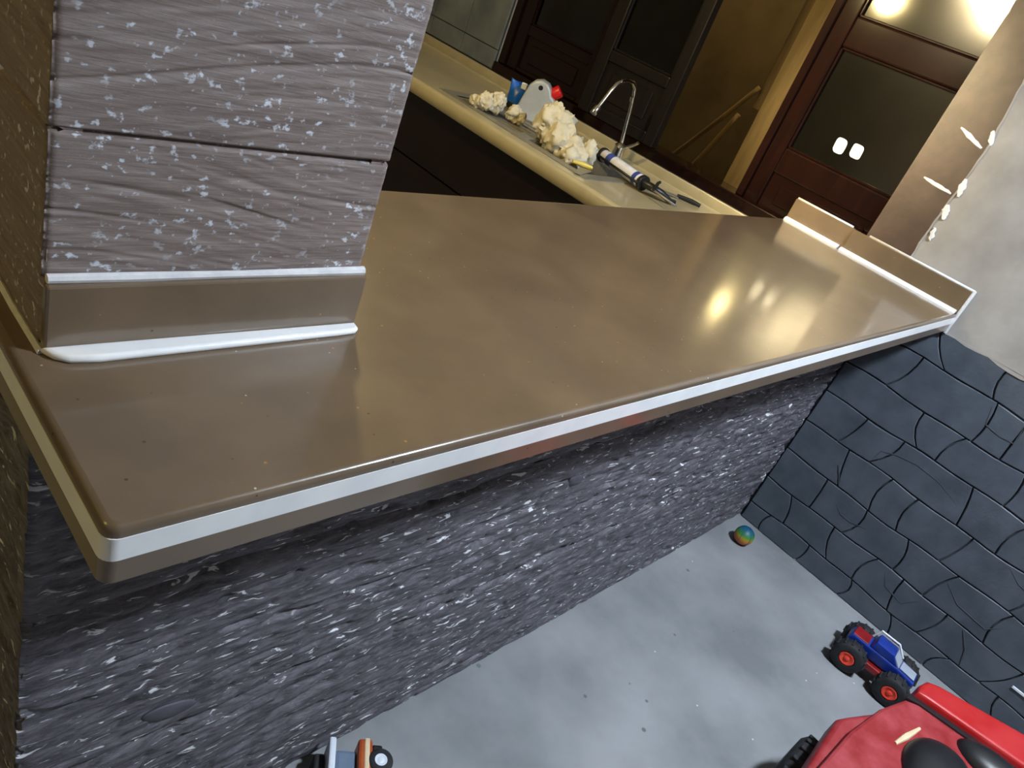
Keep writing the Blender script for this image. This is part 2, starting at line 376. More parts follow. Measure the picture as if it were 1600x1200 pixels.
# brown painted band beside the window, with a ragged right edge, a plaster ridge and smears
TR = thing('trim_1', None, None, (L, 0.3, 1.12), kind='structure')
ed = []; z = 1.13
while z < ZC: ed.append((0.212+0.004*math.sin(z*7)+0.004*random.random()+max(0, z-1.5)*0.10, z)); z += 0.025
poly = [(0.372, 1.125), (0.372, ZC)] + ed[::-1]
MB().prism(poly, L-0.004, L+0.002, axis=0).build('paint_band', brownpaint, TR)
rw = [0.004+0.006*max(0, mnoise.noise(Vector((z*6, 1.7, 0)))) for a, z in ed]
MB().prism([(a+0.001, z) for a, z in ed]+[(a-w, z) for (a, z), w in list(zip(ed, rw))[::-1]], L-0.0055, L+0.002, axis=0, bev=0.0).build('plaster_ridge', cement, TR)
for (ya, za, yb, zb, r, sd) in ((0.306, 1.520, 0.222, 1.490, 0.0085, 1), (0.318, 1.356, 0.222, 1.345, 0.008, 2), (0.222, 1.545, 0.206, 1.505, 0.010, 3), (0.21, 1.40, 0.2, 1.345, 0.011, 4), (0.212, 1.315, 0.198, 1.27, 0.012, 5), (0.205, 1.24, 0.196, 1.20, 0.008, 6)):
    n = 9; up_, dn = [], []
    dy, dz_ = yb-ya, zb-za; ln = math.hypot(dy, dz_); ny, nz_ = -dz_/ln, dy/ln
    for k in range(n):
        t = k/(n-1); w = r*(0.25+0.75*math.sin(math.pi*min(1, t*0.9+0.05)))*(0.7+0.6*abs(mnoise.noise(Vector((sd*3.1, k*0.8, 0)))))
        o = 0.004*mnoise.noise(Vector((sd, k*0.5, 4)))
        up_.append((ya+dy*t+ny*(w+o), za+dz_*t+nz_*(w+o))); dn.append((ya+dy*t-ny*(w-o), za+dz_*t-nz_*(w-o)))
    MB().prism(up_+dn[::-1], L-0.0065, L-0.001, axis=0, bev=0.0015, seg=1).build('plaster_smear', silicone, TR, smooth=True)

# half wall under the bar, carved like old timber: three planks with recessed joints
WB = thing('wall_bar', None, None, (1.23, 0.28, 0), kind='structure')
e0 = 0.012; D2 = 0.362
MB().box((e0+0.012, D+0.016, 0), (L, D2, 0.99)).build('wall_core', greyjoint, WB)
def relief_wall(U, Vv, seed, z0, z1):
    a = vnoise(U*9, Vv*55, seed)-0.5; c = vnoise(U*26, Vv*120, seed+1)-0.5; g = vnoise(U*3, Vv*16, seed+2)-0.5
    gouge = np.clip(vnoise(U*14, Vv*70, seed+3)-0.66, 0, 1)
    chip = np.clip(vnoise(U*60, Vv*38, seed+4)-0.80, 0, 1)
    h = 0.004*a+0.004*c+0.006*g-0.035*gouge-0.03*chip
    ed = np.minimum(Vv-z0, z1-Vv); w = 0.01+0.006*vnoise(U*6, Vv*0+3, seed+5)
    return h-0.012*np.clip(1-ed/w, 0, 1)**1.5
def plank_surface(name, axis, ulo, uhi, zlo, zhi, plane, sign, seed, du, dz, mat, parent, relief, wob=None):
    # grid on plane; axis 'y': u = x, outward = -y (sign -1); axis 'x': u = y
    nu = max(int((uhi-ulo)/du), 2); nz = max(int((zhi-zlo)/dz), 2)
    u = np.linspace(ulo, uhi, nu); v = np.linspace(zlo, zhi, nz); U, Vv = np.meshgrid(u, v, indexing='ij')
    h = relief(U, Vv, seed, zlo, zhi)
    end = np.minimum(U-ulo, uhi-U); h = h-0.003*np.clip(1-end/0.005, 0, 1)**2
    Zz = Vv.copy()
    if wob is not None:
        t = (Vv-zlo)/(zhi-zlo); Zz = Vv + wob(U, 0)*(1-t)*(zlo > 0.01) + wob(U, 1)*t*(zhi < 0.985)
    O = plane + sign*h
    verts = np.stack([U, O, Zz], -1) if axis == 'y' else np.stack([O, U, Zz], -1)
    verts = verts.reshape(-1, 3).tolist(); F = []
    idx = np.arange(nu*nz).reshape(nu, nz)
    q = np.stack([idx[:-1, :-1], idx[1:, :-1], idx[1:, 1:], idx[:-1, 1:]], -1).reshape(-1, 4)
    F = q.tolist()
    # skirt to give thickness
    loop = list(idx[:, 0]) + list(idx[-1, 1:]) + list(idx[-2::-1, -1]) + list(idx[0, -2:0:-1])
    base = len(verts); T = -sign*0.03
    for k in loop:
        p = list(verts[k]); p[1 if axis == 'y' else 0] = plane+T*0.8; verts.append(p)
    n = len(loop)
    for k in range(n): F.append((int(loop[k]), int(loop[(k+1) % n]), base+(k+1) % n, base+k))
    return meshobj(name, verts, F, mat, parent)
zp = [0.0, 0.355, 0.70, 0.988]
def wob_wall(k):
    return lambda U, e: 0.010*np.sin(U*3.1+1.3*(k+e))+0.005*np.sin(U*11+2*(k+e))
for k in range(3):
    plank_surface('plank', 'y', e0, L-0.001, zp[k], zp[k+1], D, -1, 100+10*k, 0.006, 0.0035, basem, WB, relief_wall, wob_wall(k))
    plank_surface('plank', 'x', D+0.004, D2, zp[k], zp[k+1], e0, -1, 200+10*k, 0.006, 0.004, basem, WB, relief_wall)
# oval carved knot
kn = MB()
for (kx, kz, rx, rz) in ((0.205, 0.412, 0.042, 0.016), (1.04, 0.612, 0.03, 0.014)):
    b = bmesh.new(); bmesh.ops.create_uvsphere(b, u_segments=20, v_segments=10, radius=1)
    for v in b.verts: v.co = Vector((v.co.x*rx, v.co.y*0.006, v.co.z*rz))
    kn = MB(); kn.add(b, Matrix.Translation((kx, D-0.0, kz)) @ Matrix.Rotation(0.25, 4, 'Y')); kn.build('knot', mottled('knot_dark', (66, 64, 74), (84, 82, 92), 30, rough=0.6) if 'knot_dark' not in MATS else MATS['knot_dark'], WB, smooth=True)

# ------------------------------------------------------------------ bar counter
BC = thing('bar_counter', 'long glossy brown bar counter with white stripe inlaid around its edge', 'counter', (1.23, 0.32, 0.99))
z_b, z_s0, z_s1 = 0.991, 1.0155, 1.0385
rr = 0.012
def rrect(x0, y0, x1, y1, r, n=5):
    P = []
    for cx, cy, a0 in ((x1-r, y1-r, 0), (x0+r, y1-r, 90), (x0+r, y0+r, 180)):
        for k in range(n+1):
            a = math.radians(a0+90*k/n); P.append((cx+r*math.cos(a), cy+r*math.sin(a)))
    P += [(x1, y0)]
    return P
xr = L-0.002
def slab(z0, z1, o, name, mat, bevtop=0):
    mb = MB(); P = rrect(o, o, xr, W, rr)
    b = bmesh.new(); A = [b.verts.new((x, y, z0)) for x, y in P]; B = [b.verts.new((x, y, z1)) for x, y in P]; n = len(P)
    b.faces.new(A); ft = b.faces.new(B)
    for k in range(n): b.faces.new((A[k], A[(k+1) % n], B[(k+1) % n], B[k]))
    bmesh.ops.recalc_face_normals(b, faces=b.faces[:])
    if bevtop:
        bmesh.ops.bevel(b, geom=list(ft.edges), offset=bevtop, segments=4, profile=0.5, affect='EDGES')
    mb.add(b); return mb.build(name, mat, BC, smooth=True, angle=35)
slab(z_b, z_s0, 0, 'lower_slab', brown)
slab(z_s0, z_s1, -0.0006, 'white_stripe', white_s, 0).__setitem__('label', 'white stripe inlaid along the edge')
slab(z_s1, H, 0, 'counter_top', brown, 0.007)
# splash boards on the right wall
def cove(mb, p, q, out, up_, r, n=6):        # quarter cove strip from p to q, bulging towards out and up
    p = Vector(p); q = Vector(q); o = Vector(out); u = Vector(up_)
    prof = [Vector((0, 0, 0))] + [o*r*math.cos(math.pi/2*k/n)*1.0+u*0.62*r*math.sin(math.pi/2*k/n) for k in range(n+1)]
    b = bmesh.new(); A = [b.verts.new(p+v) for v in prof]; B = [b.verts.new(q+v) for v in prof]; m_ = len(prof)
    b.faces.new(A); b.faces.new(B)
    for k in range(m_): b.faces.new((A[k], A[(k+1) % m_], B[(k+1) % m_], B[k]))
    return mb.add(b)
bs1 = MB().box((L-0.019, 0.004, H), (L-0.0045, 0.415, 1.127), 0.002, 1).build('splash_board', brown, BC)
bs2 = MB().box((L-0.009, 0.415, H), (L+0.006, W-0.002, 1.127), 0.002, 1).build('splash_board', brown, BC)
cove(MB(), (L-0.019, 0.008, H), (L-0.019, 0.418, H), (-1, 0, 0), (0, 0, 1), 0.016).build('cove_strip', white_s, bs1, smooth=True)
cove(MB(), (L-0.009, 0.43, H), (L-0.009, W-0.004, H), (-1, 0, 0), (0, 0, 1), 0.016).build('cove_strip', white_s, bs2, smooth=True)
MB().tube([(L-0.008, 0.0, 1.129), (L-0.008, 0.36, 1.129)], 0.0042, 8).build('sealant_bead', silicone, bs1, smooth=True)
MB().tube([(L+0.002, 0.425, 1.129), (L+0.002, W-0.004, 1.129)], 0.0036, 8).build('sealant_bead', silicone, bs2, smooth=True)
MB().box((L-0.02, -0.006, 0.982), (L-0.0045, 0.004, 1.132), 0.003, 2).build('sealant_bead', silicone, bs1, smooth=True)
# splash board at the foot of the pillar
px0, px1, py0, py1 = 0.024, 0.352, 0.236, 0.378
bp_ = MB().box((px0, py0-0.012, H), (px1+0.003, py0-0.001, 1.119), 0.0025, 2).build('splash_board', brown, BC)
cv = MB()
P0 = [(px0+0.002, py0-0.012), (px1+0.001, py0-0.012)]
q = [(px0-0.002, py0-0.010), (px0+0.004, py0-0.022), (px0+0.016, py0-0.031), (px0+0.04, py0-0.034), (px1-0.03, py0-0.030), (px1-0.006, py0-0.0285), (px1, py0-0.024), (px1+0.002, py0-0.012)]
cv.prism(q, H-0.0005, H+0.008, axis=2, bev=0.004, seg=3)
cv.build('cove_strip', white_s, bp_, smooth=True)
MB().tube([(px0+0.002, py0-0.004, 1.123), (0.1, py0-0.004, 1.1225), (0.2, py0-0.004, 1.1225), (px1, py0-0.004, 1.123)], [0.0045, 0.0048, 0.004, 0.0055], 8).build('sealant_bead', silicone, bp_, smooth=True)
MB().tube([(px0-0.001, py0-0.01, H+0.001), (px0-0.002, 0.30, H+0.001), (px0-0.001, py1, H+0.001)], 0.0035, 8).build('sealant_bead', silicone, BC, smooth=True)

# ------------------------------------------------------------------ pillar
PI_ = thing('pillar', 'square pillar carved like grey timber planks, standing on the bar counter', 'pillar', ((px0+px1)/2, (py0+py1)/2, H))
MB().box((px0+0.012, py0+0.012, H), (px1-0.012, py1-0.004, ZC)).build('core', greyjoint, PI_)
def relief_pillar(U, Vv, seed, z0, z1):
    warp = 0.03*np.sin(U*9+seed)+0.02*vnoise(U*5, Vv*4, seed+6)
    a = vnoise(U*10, (Vv+warp)*130, seed)-0.5; c = vnoise(U*30, (Vv+warp)*260, seed+1)-0.5; g = vnoise(U*5, Vv*9, seed+2)-0.5
    crack = np.clip(vnoise(U*5, (Vv+warp)*110, seed+3)-0.80, 0, 1)
    h = 0.0009*a+0.0009*c+0.0014*g-0.012*crack
    ed = np.minimum(Vv-z0, z1-Vv)
    return h-0.008*np.clip(1-ed/0.0035, 0, 1)**1.5
def wob_p(k): return lambda U, e: 0.002*np.sin(U*14+k+e)
pz_side = [H+0.0005, 1.252, 1.55, 1.9, 2.3, ZC-0.002]
pz = [1.1185, 1.252, 1.55, 1.9, 2.3, ZC-0.002]
for k in range(5):
    f1, f2 = (0.002, 0.0012) if k < 2 else (0.006, 0.006)
    plank_surface('plank', 'y', px0, px1, pz[k], pz[k+1], py0, -1, 300+10*k, f1, f2, pillm, PI_, relief_pillar)
    plank_surface('plank', 'x', py0+0.002, py1, pz_side[k], pz_side[k+1], px0, -1, 400+10*k, 0.004, 0.004, pillm, PI_, relief_pillar)
    plank_surface('plank', 'x', py0+0.002, py1, pz_side[k], pz_side[k+1], px1, 1, 500+10*k, 0.005, 0.005, pillm, PI_, relief_pillar)

# ------------------------------------------------------------------ window in the right wall (kitchen side)
WN = thing('window_1', None, None, (L, 1.3, 1.0), kind='structure')
xw = L+0.02
def wbox(name, y0, y1, z0, z1, x0, x1, m_, bev=0.004, par=None):
    return MB().box((x0, y0, z0), (x1, y1, z1), bev, 2).build(name, m_, par or WN)
wbox('sill', 0.66, 2.27, 0.9955, 1.04, L-0.012, L+0.12, darkwood)
wbox('head', 0.33, 2.27, 2.06, 2.118, xw-0.01, xw+0.07, darkwood)
wbox('jamb', 0.845, 0.875, 1.04, 2.06, xw-0.012, xw+0.07, darkwood)
wbox('jamb', 2.225, 2.268, 1.04, 2.06, xw-0.012, xw+0.07, darkwood)
def sash(y0, y1, zb, rails, panes, panel, m_, x, sl, sr, gm):
    s = MB().box((x, y0, zb), (x+0.04, y0+sr, 2.06), 0.004).build('stile', m_, WN)
    MB().box((x, y1-sl, zb), (x+0.04, y1, 2.06), 0.004).build('stile', m_, WN)
    for (a, b_) in rails: MB().box((x, y0+sr, a), (x+0.04, y1-sl, b_), 0.006, 2).build('rail', m_, WN)
    for (a, b_) in panel:
        MB().box((x+0.012, y0+sr, a), (x+0.03, y1-sl, b_)).build('panel', m_, WN)
        # raised moulding on the panel
        MB().box((x+0.006, y0+sr+0.05, a+0.03), (x+0.013, y1-sl-0.05, b_-0.03), 0.003, 1).build('panel_field', m_, WN)
    for (a, b_) in panes:
        MB().box((x+0.018, y0+sr, a), (x+0.022, y1-sl, b_)).build('pane', gm, WN)
        for yy0, yy1, zz0, zz1 in ((y0+sr, y1-sl, a, a+0.008), (y0+sr, y1-sl, b_-0.008, b_), (y0+sr, y0+sr+0.008, a, b_), (y1-sl-0.008, y1-sl, a, b_)):
            MB().box((x+0.006, yy0, zz0), (x+0.018, yy1, zz1), 0.002, 1).build('bead', m_, WN)
sash(0.328, 0.845, 1.0, [(1.0, 1.035), (1.165, 1.255), (1.605, 1.70), (2.03, 2.06)], [(1.255, 1.605), (1.70, 2.03)], [(1.035, 1.165)], darkwood, xw, 0.06, 0.02, glass)
sash(1.275, 1.70, 1.04, [(1.04, 1.085), (1.255, 1.30), (2.02, 2.06)], [(1.30, 2.02)], [(1.085, 1.255)], charwood, L-0.022, 0.06, 0.05, glass2)
sash(1.70, 2.225, 1.04, [(1.04, 1.06), (1.20, 1.245), (2.02, 2.06)], [(1.245, 2.02)], [(1.06, 1.20)], darkwood, xw, 0.07, 0.06, glass2)
for (yc, zc_, wy, hz, tlt) in ((0.622, 1.332, 0.034, 0.05, 0.1), (0.562, 1.338, 0.046, 0.045, -0.1)):  # two small rounded white squares on the lower pane
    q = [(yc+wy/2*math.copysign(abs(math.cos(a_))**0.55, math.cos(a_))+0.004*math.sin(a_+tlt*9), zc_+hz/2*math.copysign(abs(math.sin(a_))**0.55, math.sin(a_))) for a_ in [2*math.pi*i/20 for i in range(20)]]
    MB().prism(q, xw+0.0165, xw+0.0178, axis=0).build('white_square', white_s, WN, label='small white square stuck on the dark pane')

# outside, seen through the open sash
tag(MB().box((3.66, -1.5, -0.1), (3.76, 5, 3.2)).build('wall_outside', ochre), kind='structure')
tag(MB().box((L+0.15, -1.5, -0.1), (3.66, 5, 0)).build('floor_outside', floor_m), kind='structure')
t = thing('timber_post', 'pale upright timber post seen through the open window sash', 'post', (2.97, 1.13, 0))
MB().box((2.94, 1.085, 0), (3.0, 1.18, 3.0), 0.006).build('post', post_m, t)
t = thing('dark_strip', 'dark narrow board hanging beside the pale post outside the window', 'board', (3.02, 1.215, 1.29))
MB().box((3.005, 1.165, 1.29), (3.03, 1.25, 3.0), 0.004).build('board', strip_m, t)  # narrow dark upright strip next to the post
def leaning(name, label, a, b, r):
    t = thing(name, label, 'pole', a); n = 8; A = Vector(a); B = Vector(b)
    MB().tube([A+(B-A)*k/n+Vector((0, 0.004*math.sin(k*1.7), 0)) for k in range(n+1)], [r*(1-0.15*k/n) for k in range(n+1)], 10).build('shaft', pole_m, t, smooth=True)
leaning('wooden_pole', 'longer slanted wooden pole leaning outside the open window', (2.98, 2.085, 0.01), (2.975, 1.24, 1.375), 0.012)
leaning('wooden_pole', 'shorter slanted wooden pole nearest the pale post outside the window', (2.93, 1.70, 0.01), (2.925, 1.245, 1.25), 0.013)

# ------------------------------------------------------------------ kitchen counter, sink, cabinets
KZ = 0.95
KC = thing('kitchen_counter', 'cream kitchen worktop running below the dark wooden window', 'counter', (2.12, 1.9, 0.90))
kx0, kx1, ky0, ky1 = 1.775, L-0.001, 0.37, 3.4
sx0, sx1, sy0, sy1 = 1.87, 2.29, 1.10, 1.90      # sink cut-out
mb = MB()
for (a, b_) in (((kx0+0.03, ky0, 0.91), (sx0, ky1, KZ)), ((sx1, ky0, 0.91), (kx1, ky1, KZ)), ((sx0, ky0, 0.91), (sx1, sy0, KZ)), ((sx0, sy1, 0.91), (sx1, ky1, KZ))): mb.box(a, b_)
mb.build('worktop', cream, KC)
# bullnose front with a raised drip lip
prof = [(kx0+0.03, 0.902), (kx0+0.006, 0.902), (kx0, 0.91), (kx0-0.002, 0.925), (kx0, 0.945), (kx0+0.006, 0.954), (kx0+0.016, 0.957), (kx0+0.026, 0.955), (kx0+0.036, 0.95), (kx0+0.036, 0.94)]
MB().prism([(x, z) for x, z in prof], ky0, ky1, axis=1).build('front_edge', cream, KC, smooth=True, angle=50)
sp = MB().box((L-0.024, ky0+0.3, KZ), (L-0.0085, ky1, 0.995), 0.004, 3).build('splash_board', cream, KC, smooth=True)
cove(MB(), (L-0.024, ky0+0.3, KZ), (L-0.024, ky1, KZ), (-1, 0, 0), (0, 0, 1), 0.012).build('cove_strip', cream, sp, smooth=True)
# steel sink: rim, deep basin towards the bar, drainboard towards the far end
SK = thing('kitchen_sink', 'brushed steel sink with drainboard set into the cream worktop', 'sink', (2.08, 1.5, 0.80))
t_ = 0.003; bx0, bx1, by0, by1 = 1.905, 2.235, 1.14, 1.42; zt = KZ+0.003; zb = 0.80
mb = MB()
for (a, b_) in (((sx0-0.01, sy0-0.01), (sx1+0.01, by0)), ((sx0-0.01, by1), (sx1+0.01, 1.50)), ((sx0-0.01, by0), (bx0, by1)), ((bx1, by0), (sx1+0.01, by1)), ((sx0-0.01, 1.50), (1.90, sy1+0.01)), ((2.25, 1.50), (sx1+0.01, sy1+0.01)), ((1.90, 1.86), (2.25, sy1+0.01))):
    mb.box((a[0], a[1], zt-t_), (b_[0], b_[1], zt))
mb.build('rim', steel, SK)
mb = MB()
mb.box((bx0, by0, zb), (bx1, by1, zb+t_)); mb.box((bx0-t_, by0, zb), (bx0, by1, zt)); mb.box((bx1, by0, zb), (bx1+t_, by1, zt)); mb.box((bx0, by0-t_, zb), (bx1, by0, zt)); mb.box((bx0, by1, zb), (bx1, by1+t_, zt))
mb.build('basin', steel, SK)
MB().cyl((2.07, 1.28, zb+t_), (2.07, 1.28, zb+0.008), 0.035, n=24).build('drain', chrome, SK)
db = MB().box((1.90, 1.50, zt-0.010), (2.25, 1.86, zt-0.007)).build('drainboard', steel, SK)
for k in range(7): MB().box((1.93+k*0.045, 1.53, zt-0.0075), (1.937+k*0.045, 1.84, zt-0.004), 0.001, 1).build('ridge', steel, db)
# cabinets under the worktop
for k, (y0, cw) in enumerate(((0.40, 0.58), (0.98, 1.10), (2.08, 0.66), (2.74, 0.66))):
    lab = ['dark brown base cabinet nearest the bar under the cream worktop', 'dark brown base cabinet under the steel sink, second from the bar', 'dark brown base cabinet third from the bar, largely hidden by the pillar', 'dark brown base cabinet at the far end of the cream worktop'][k]
    c = thing('base_cabinet', lab, 'cabinet', (2.12, y0+cw/2, 0), group='base cabinets under the cream worktop')
    mb = MB(); mb.box((1.85, y0, 0.08), (1.87, y0+cw, 0.78)); mb.box((1.85, y0, 0.78), (1.864, y0+cw, 0.898)); mb.box((1.864, y0, 0.08), (2.44, y0+0.016, 0.78)); mb.box((1.864, y0+cw-0.016, 0.08), (2.44, y0+cw, 0.78)); mb.box((1.864, y0, 0.08), (2.44, y0+cw, 0.1)); mb.box((1.90, y0, 0), (2.42, y0+cw, 0.08))
    mb.build('body', cabwood, c)
    d_ = MB().box((1.83, y0+0.004, 0.657), (1.85, y0+cw-0.004, 0.888), 0.003, 2).build('drawer', cabwood, c)
    MB().tube([(1.828, y0+cw/2-0.06, 0.60), (1.812, y0+cw/2-0.055, 0.60), (1.812, y0+cw/2+0.055, 0.60), (1.828, y0+cw/2+0.06, 0.60)], 0.005, 8).build('handle', blackp, c, smooth=True)
    for s in (0, 1):
        MB().box((1.83, y0+0.004+s*(cw/2-0.003), 0.10), (1.85, y0+cw/2-0.001+s*(cw/2-0.003), 0.650), 0.003, 2).build('door', cabwood, c)

# faucet
t = thing('sink_faucet', 'chrome gooseneck faucet with side lever behind the sink', 'faucet', (2.345, 1.346, KZ))
MB().lathe((2.345, 1.346, KZ), [(0.032, 0), (0.032, 0.006), (0.024, 0.012), (0.022, 0.05), (0.024, 0.056), (0.018, 0.066), (0.012, 0.07)], 24).build('base', chrome, t, smooth=True)
A = [(2.345, 1.346, 1.015), (2.325, 1.346, 1.08), (2.307, 1.346, 1.15), (2.292, 1.346, 1.20), (2.28, 1.346, 1.226), (2.255, 1.346, 1.243), (2.222, 1.346, 1.246), (2.19, 1.346, 1.238), (2.165, 1.346, 1.222), (2.145, 1.346, 1.192), (2.125, 1.346, 1.152), (2.108, 1.346, 1.122)]
MB().tube(A, 0.008, 12).build('spout', chrome, t, smooth=True)
MB().cyl((2.113, 1.346, 1.132), (2.098, 1.346, 1.104), 0.0125, 0.0135, 16, 0.002).build('aerator', chrome, t, smooth=True)
MB().cyl((2.296, 1.346, 1.178), (2.290, 1.346, 1.195), 0.0105, n=14).build('collar', chrome, t, smooth=True)
MB().tube([(2.345, 1.346, 1.0), (2.347, 1.32, 1.012), (2.349, 1.285, 1.042), (2.349, 1.278, 1.05)], [0.009, 0.007, 0.006, 0.0065], 10).build('lever', chrome, t, smooth=True)

# milky jug with red cap: wide side square to the camera
jz = KZ-0.004
t = thing('plastic_jug', 'milky white plastic jug with red screw cap beside the sink', 'jug', (2.20, 1.705, jz), (0, 0, math.radians(-52)))
prof = [(-0.066, 0.0), (0.066, 0.0), (0.070, 0.008), (0.072, 0.06), (0.070, 0.098), (0.062, 0.112), (0.044, 0.122), (0.036, 0.142), (0.018, 0.158), (-0.010, 0.164), (-0.036, 0.154), (-0.052, 0.134), (-0.060, 0.10), (-0.072, 0.04), (-0.072, 0.008)]
MB().prism(prof, -0.042, 0.042, axis=1, bev=0.009, seg=3).build('body', jugm, t, smooth=True, local=True, angle=60)
MB().cyl((0.042, 0, 0.122), (0.070, 0, 0.150), 0.024, 0.024, 20, 0.003).build('cap', redcap, t, smooth=True, local=True)
MB().cyl((-0.006, -0.0425, 0.137), (-0.006, 0.0425, 0.137), 0.0095, n=18).build('handle_hole', blackp, t, local=True)
# blue pouch on a dark can
t = thing('blue_pouch', 'small bright blue plastic pouch on a dark base beside the jug', 'pouch', (2.235, 1.86, jz), (0, 0, math.radians(-52)))
MB().lathe((0, 0, 0), [(0.034, 0), (0.036, 0.004), (0.036, 0.02), (0.033, 0.023)], 20).build('base', blackp, t, smooth=True, local=True)
b = bmesh.new(); R_ = 24; rings = []
for j, (z, rx, ry) in enumerate(((0.023, 0.034, 0.034), (0.04, 0.037, 0.034), (0.06, 0.037, 0.030), (0.08, 0.038, 0.022), (0.098, 0.041, 0.010), (0.106, 0.043, 0.004))):
    rings.append([b.verts.new((rx*math.cos(2*math.pi*k/R_)*(1+0.05*mnoise.noise(Vector((k*0.9, j*1.3, 2)))), ry*math.sin(2*math.pi*k/R_)*(1+0.12*mnoise.noise(Vector((k*0.9, j*1.3, 7)))), z+(0.012*abs(math.cos(2*math.pi*k/R_))-0.008)*(j > 3))) for k in range(R_)])
for a_, c_ in zip(rings, rings[1:]):
    for k in range(R_): b.faces.new((a_[k], a_[(k+1) % R_], c_[(k+1) % R_], c_[k]))
b.faces.new(rings[0][::-1]); b.faces.new(rings[-1])
MB().add(b).build('pouch', bluep, t, smooth=True, local=True)
MB().box((0.006, -0.024, 0.086), (0.03, -0.012, 0.112), 0.003, 2).build('paper_tag', toywhite, t, local=True)
# crumpled wads and bag
def wad(label, blobs, group, name='crumpled_paper'):
    t = thing(name, label, 'paper' if name == 'crumpled_paper' else 'bag', blobs[0][0], group=group)
    mb = MB()
    for i, (c, r, sd) in enumerate(blobs): mb.crumple(c, r, sd, 0.3, 4, 1.7)
    mb.build('wad', paperm, t, smooth=True, angle=60)
wad('larger crumpled cream paper wad at the drainboard edge, left of the blue pouch', [((1.915, 1.70, jz+0.002), (0.035, 0.038, 0.035), 1), ((1.955, 1.675, jz+0.002), (0.032, 0.03, 0.04), 2), ((1.90, 1.735, jz), (0.025, 0.028, 0.024), 5)], 'crumpled wads on the sink')
wad('smaller crumpled cream paper wad between the larger wad and the jug', [((2.00, 1.622, jz+0.002), (0.03, 0.032, 0.034), 3), ((2.02, 1.60, jz), (0.024, 0.022, 0.026), 4)], 'crumpled wads on the sink')
wad('big crumpled whitish plastic bag lying at the sink basin near the faucet', [((1.985, 1.43, zt), (0.055, 0.06, 0.07), 6), ((2.005, 1.395, zt-0.02), (0.06, 0.06, 0.07), 7), ((1.985, 1.355, zt-0.05), (0.06, 0.065, 0.07), 8), ((2.005, 1.315, zt-0.055), (0.058, 0.06, 0.066), 9), ((1.99, 1.275, zt-0.06), (0.055, 0.06, 0.058), 10), ((2.045, 1.255, zt-0.055), (0.03, 0.034, 0.066), 12)], None, 'crumpled_bag')
# caulking gun
g0 = Vector((2.155, 1.275, KZ+0.035)); g1 = Vector((2.08, 0.90, KZ+0.03)); gd = (g1-g0).normalized(); gs = gd.cross(Vector((0, 0, 1))).normalized()
t = thing('caulking_gun', 'caulking gun holding a white and blue sealant cartridge beside the faucet', 'caulking gun', ((g0+g1)/2-Vector((0, 0, 0.03))))
P = lambda s_, side=0, z=0: g0+gd*s_+gs*side+Vector((0, 0, z))
c_ = MB().cyl(P(0.012), P(0.235), 0.023, n=24, bev=0.002).build('cartridge', tubem, t, smooth=True)
MB().cyl(P(0.045), P(0.075), 0.0234, n=24).build('blue_print_band', tubeb, c_, smooth=True)
MB().cyl(P(0.205), P(0.225), 0.0234, n=24).build('blue_print_band', tubeb, c_, smooth=True)
MB().cyl(P(0.0), P(-0.075, 0, 0.004), 0.008, 0.003, 14).build('nozzle', tubem, t, smooth=True)
MB().cyl(P(-0.002), P(0.012), 0.027, n=24, bev=0.002).build('front_ring', blackp, t, smooth=True)
for s_ in (-1, 1): MB().tube([P(0.0, 0.026*s_, -0.004), P(0.25, 0.026*s_, -0.004)], 0.0045, 8).build('side_rail', blackp, t, smooth=True)
MB().cyl(P(0.24), P(0.256), 0.027, n=24, bev=0.002).build('back_plate', blackp, t, smooth=True)
MB().tube([P(0.25), P(0.43)], 0.004, 8).build('push_rod', steel, t, smooth=True)
MB().tube([P(0.25, 0, 0), P(0.285, 0, 0.004), P(0.32, -0.03, 0), P(0.33, -0.075, -0.018), P(0.332, -0.10, -0.02)], [0.014, 0.014, 0.012, 0.01, 0.009], 10).build('handle', blackp, t, smooth=True)
MB().tube([P(0.28, 0, 0), P(0.285, -0.04, -0.006), P(0.297, -0.085, -0.018)], [0.008, 0.007, 0.006], 8).build('trigger', blackp, t, smooth=True)
MB().tube([P(0.31, 0, 0), P(0.315, 0.0, 0.03), P(0.322, 0.0, 0.036)], [0.007, 0.006, 0.005], 8).build('release_lever', blackp, t, smooth=True)
# small tools
t = thing('putty_knife', 'small putty knife with yellow handle at the end of the sink', 'putty knife', (1.945, 1.15, zt))
MB().tube([(1.99, 1.175, zt+0.009), (1.965, 1.195, zt+0.010), (1.93, 1.22, zt+0.009)], [0.007, 0.0095, 0.007], 10).build('handle', yellowp, t, smooth=True)
MB().prism([(1.985, 1.175), (1.975, 1.16), (1.86, 1.115), (1.845, 1.135), (1.95, 1.195)], zt+0.0005, zt+0.0022).build('blade', steel, t)
t = thing('metal_scraper', 'flat grey metal scraper lying between caulking gun and splash board', 'scraper', (2.25, 1.06, KZ))
MB().prism([(2.20, 1.10), (2.23, 1.13), (2.33, 1.02), (2.31, 0.99)], KZ+0.0035, KZ+0.006).build('blade', steel, t)
MB().tube([(2.32, 1.006, KZ+0.008), (2.352, 0.955, KZ+0.009), (2.368, 0.925, KZ+0.008)], [0.007, 0.009, 0.007], 10).build('handle', blackp, t, smooth=True)

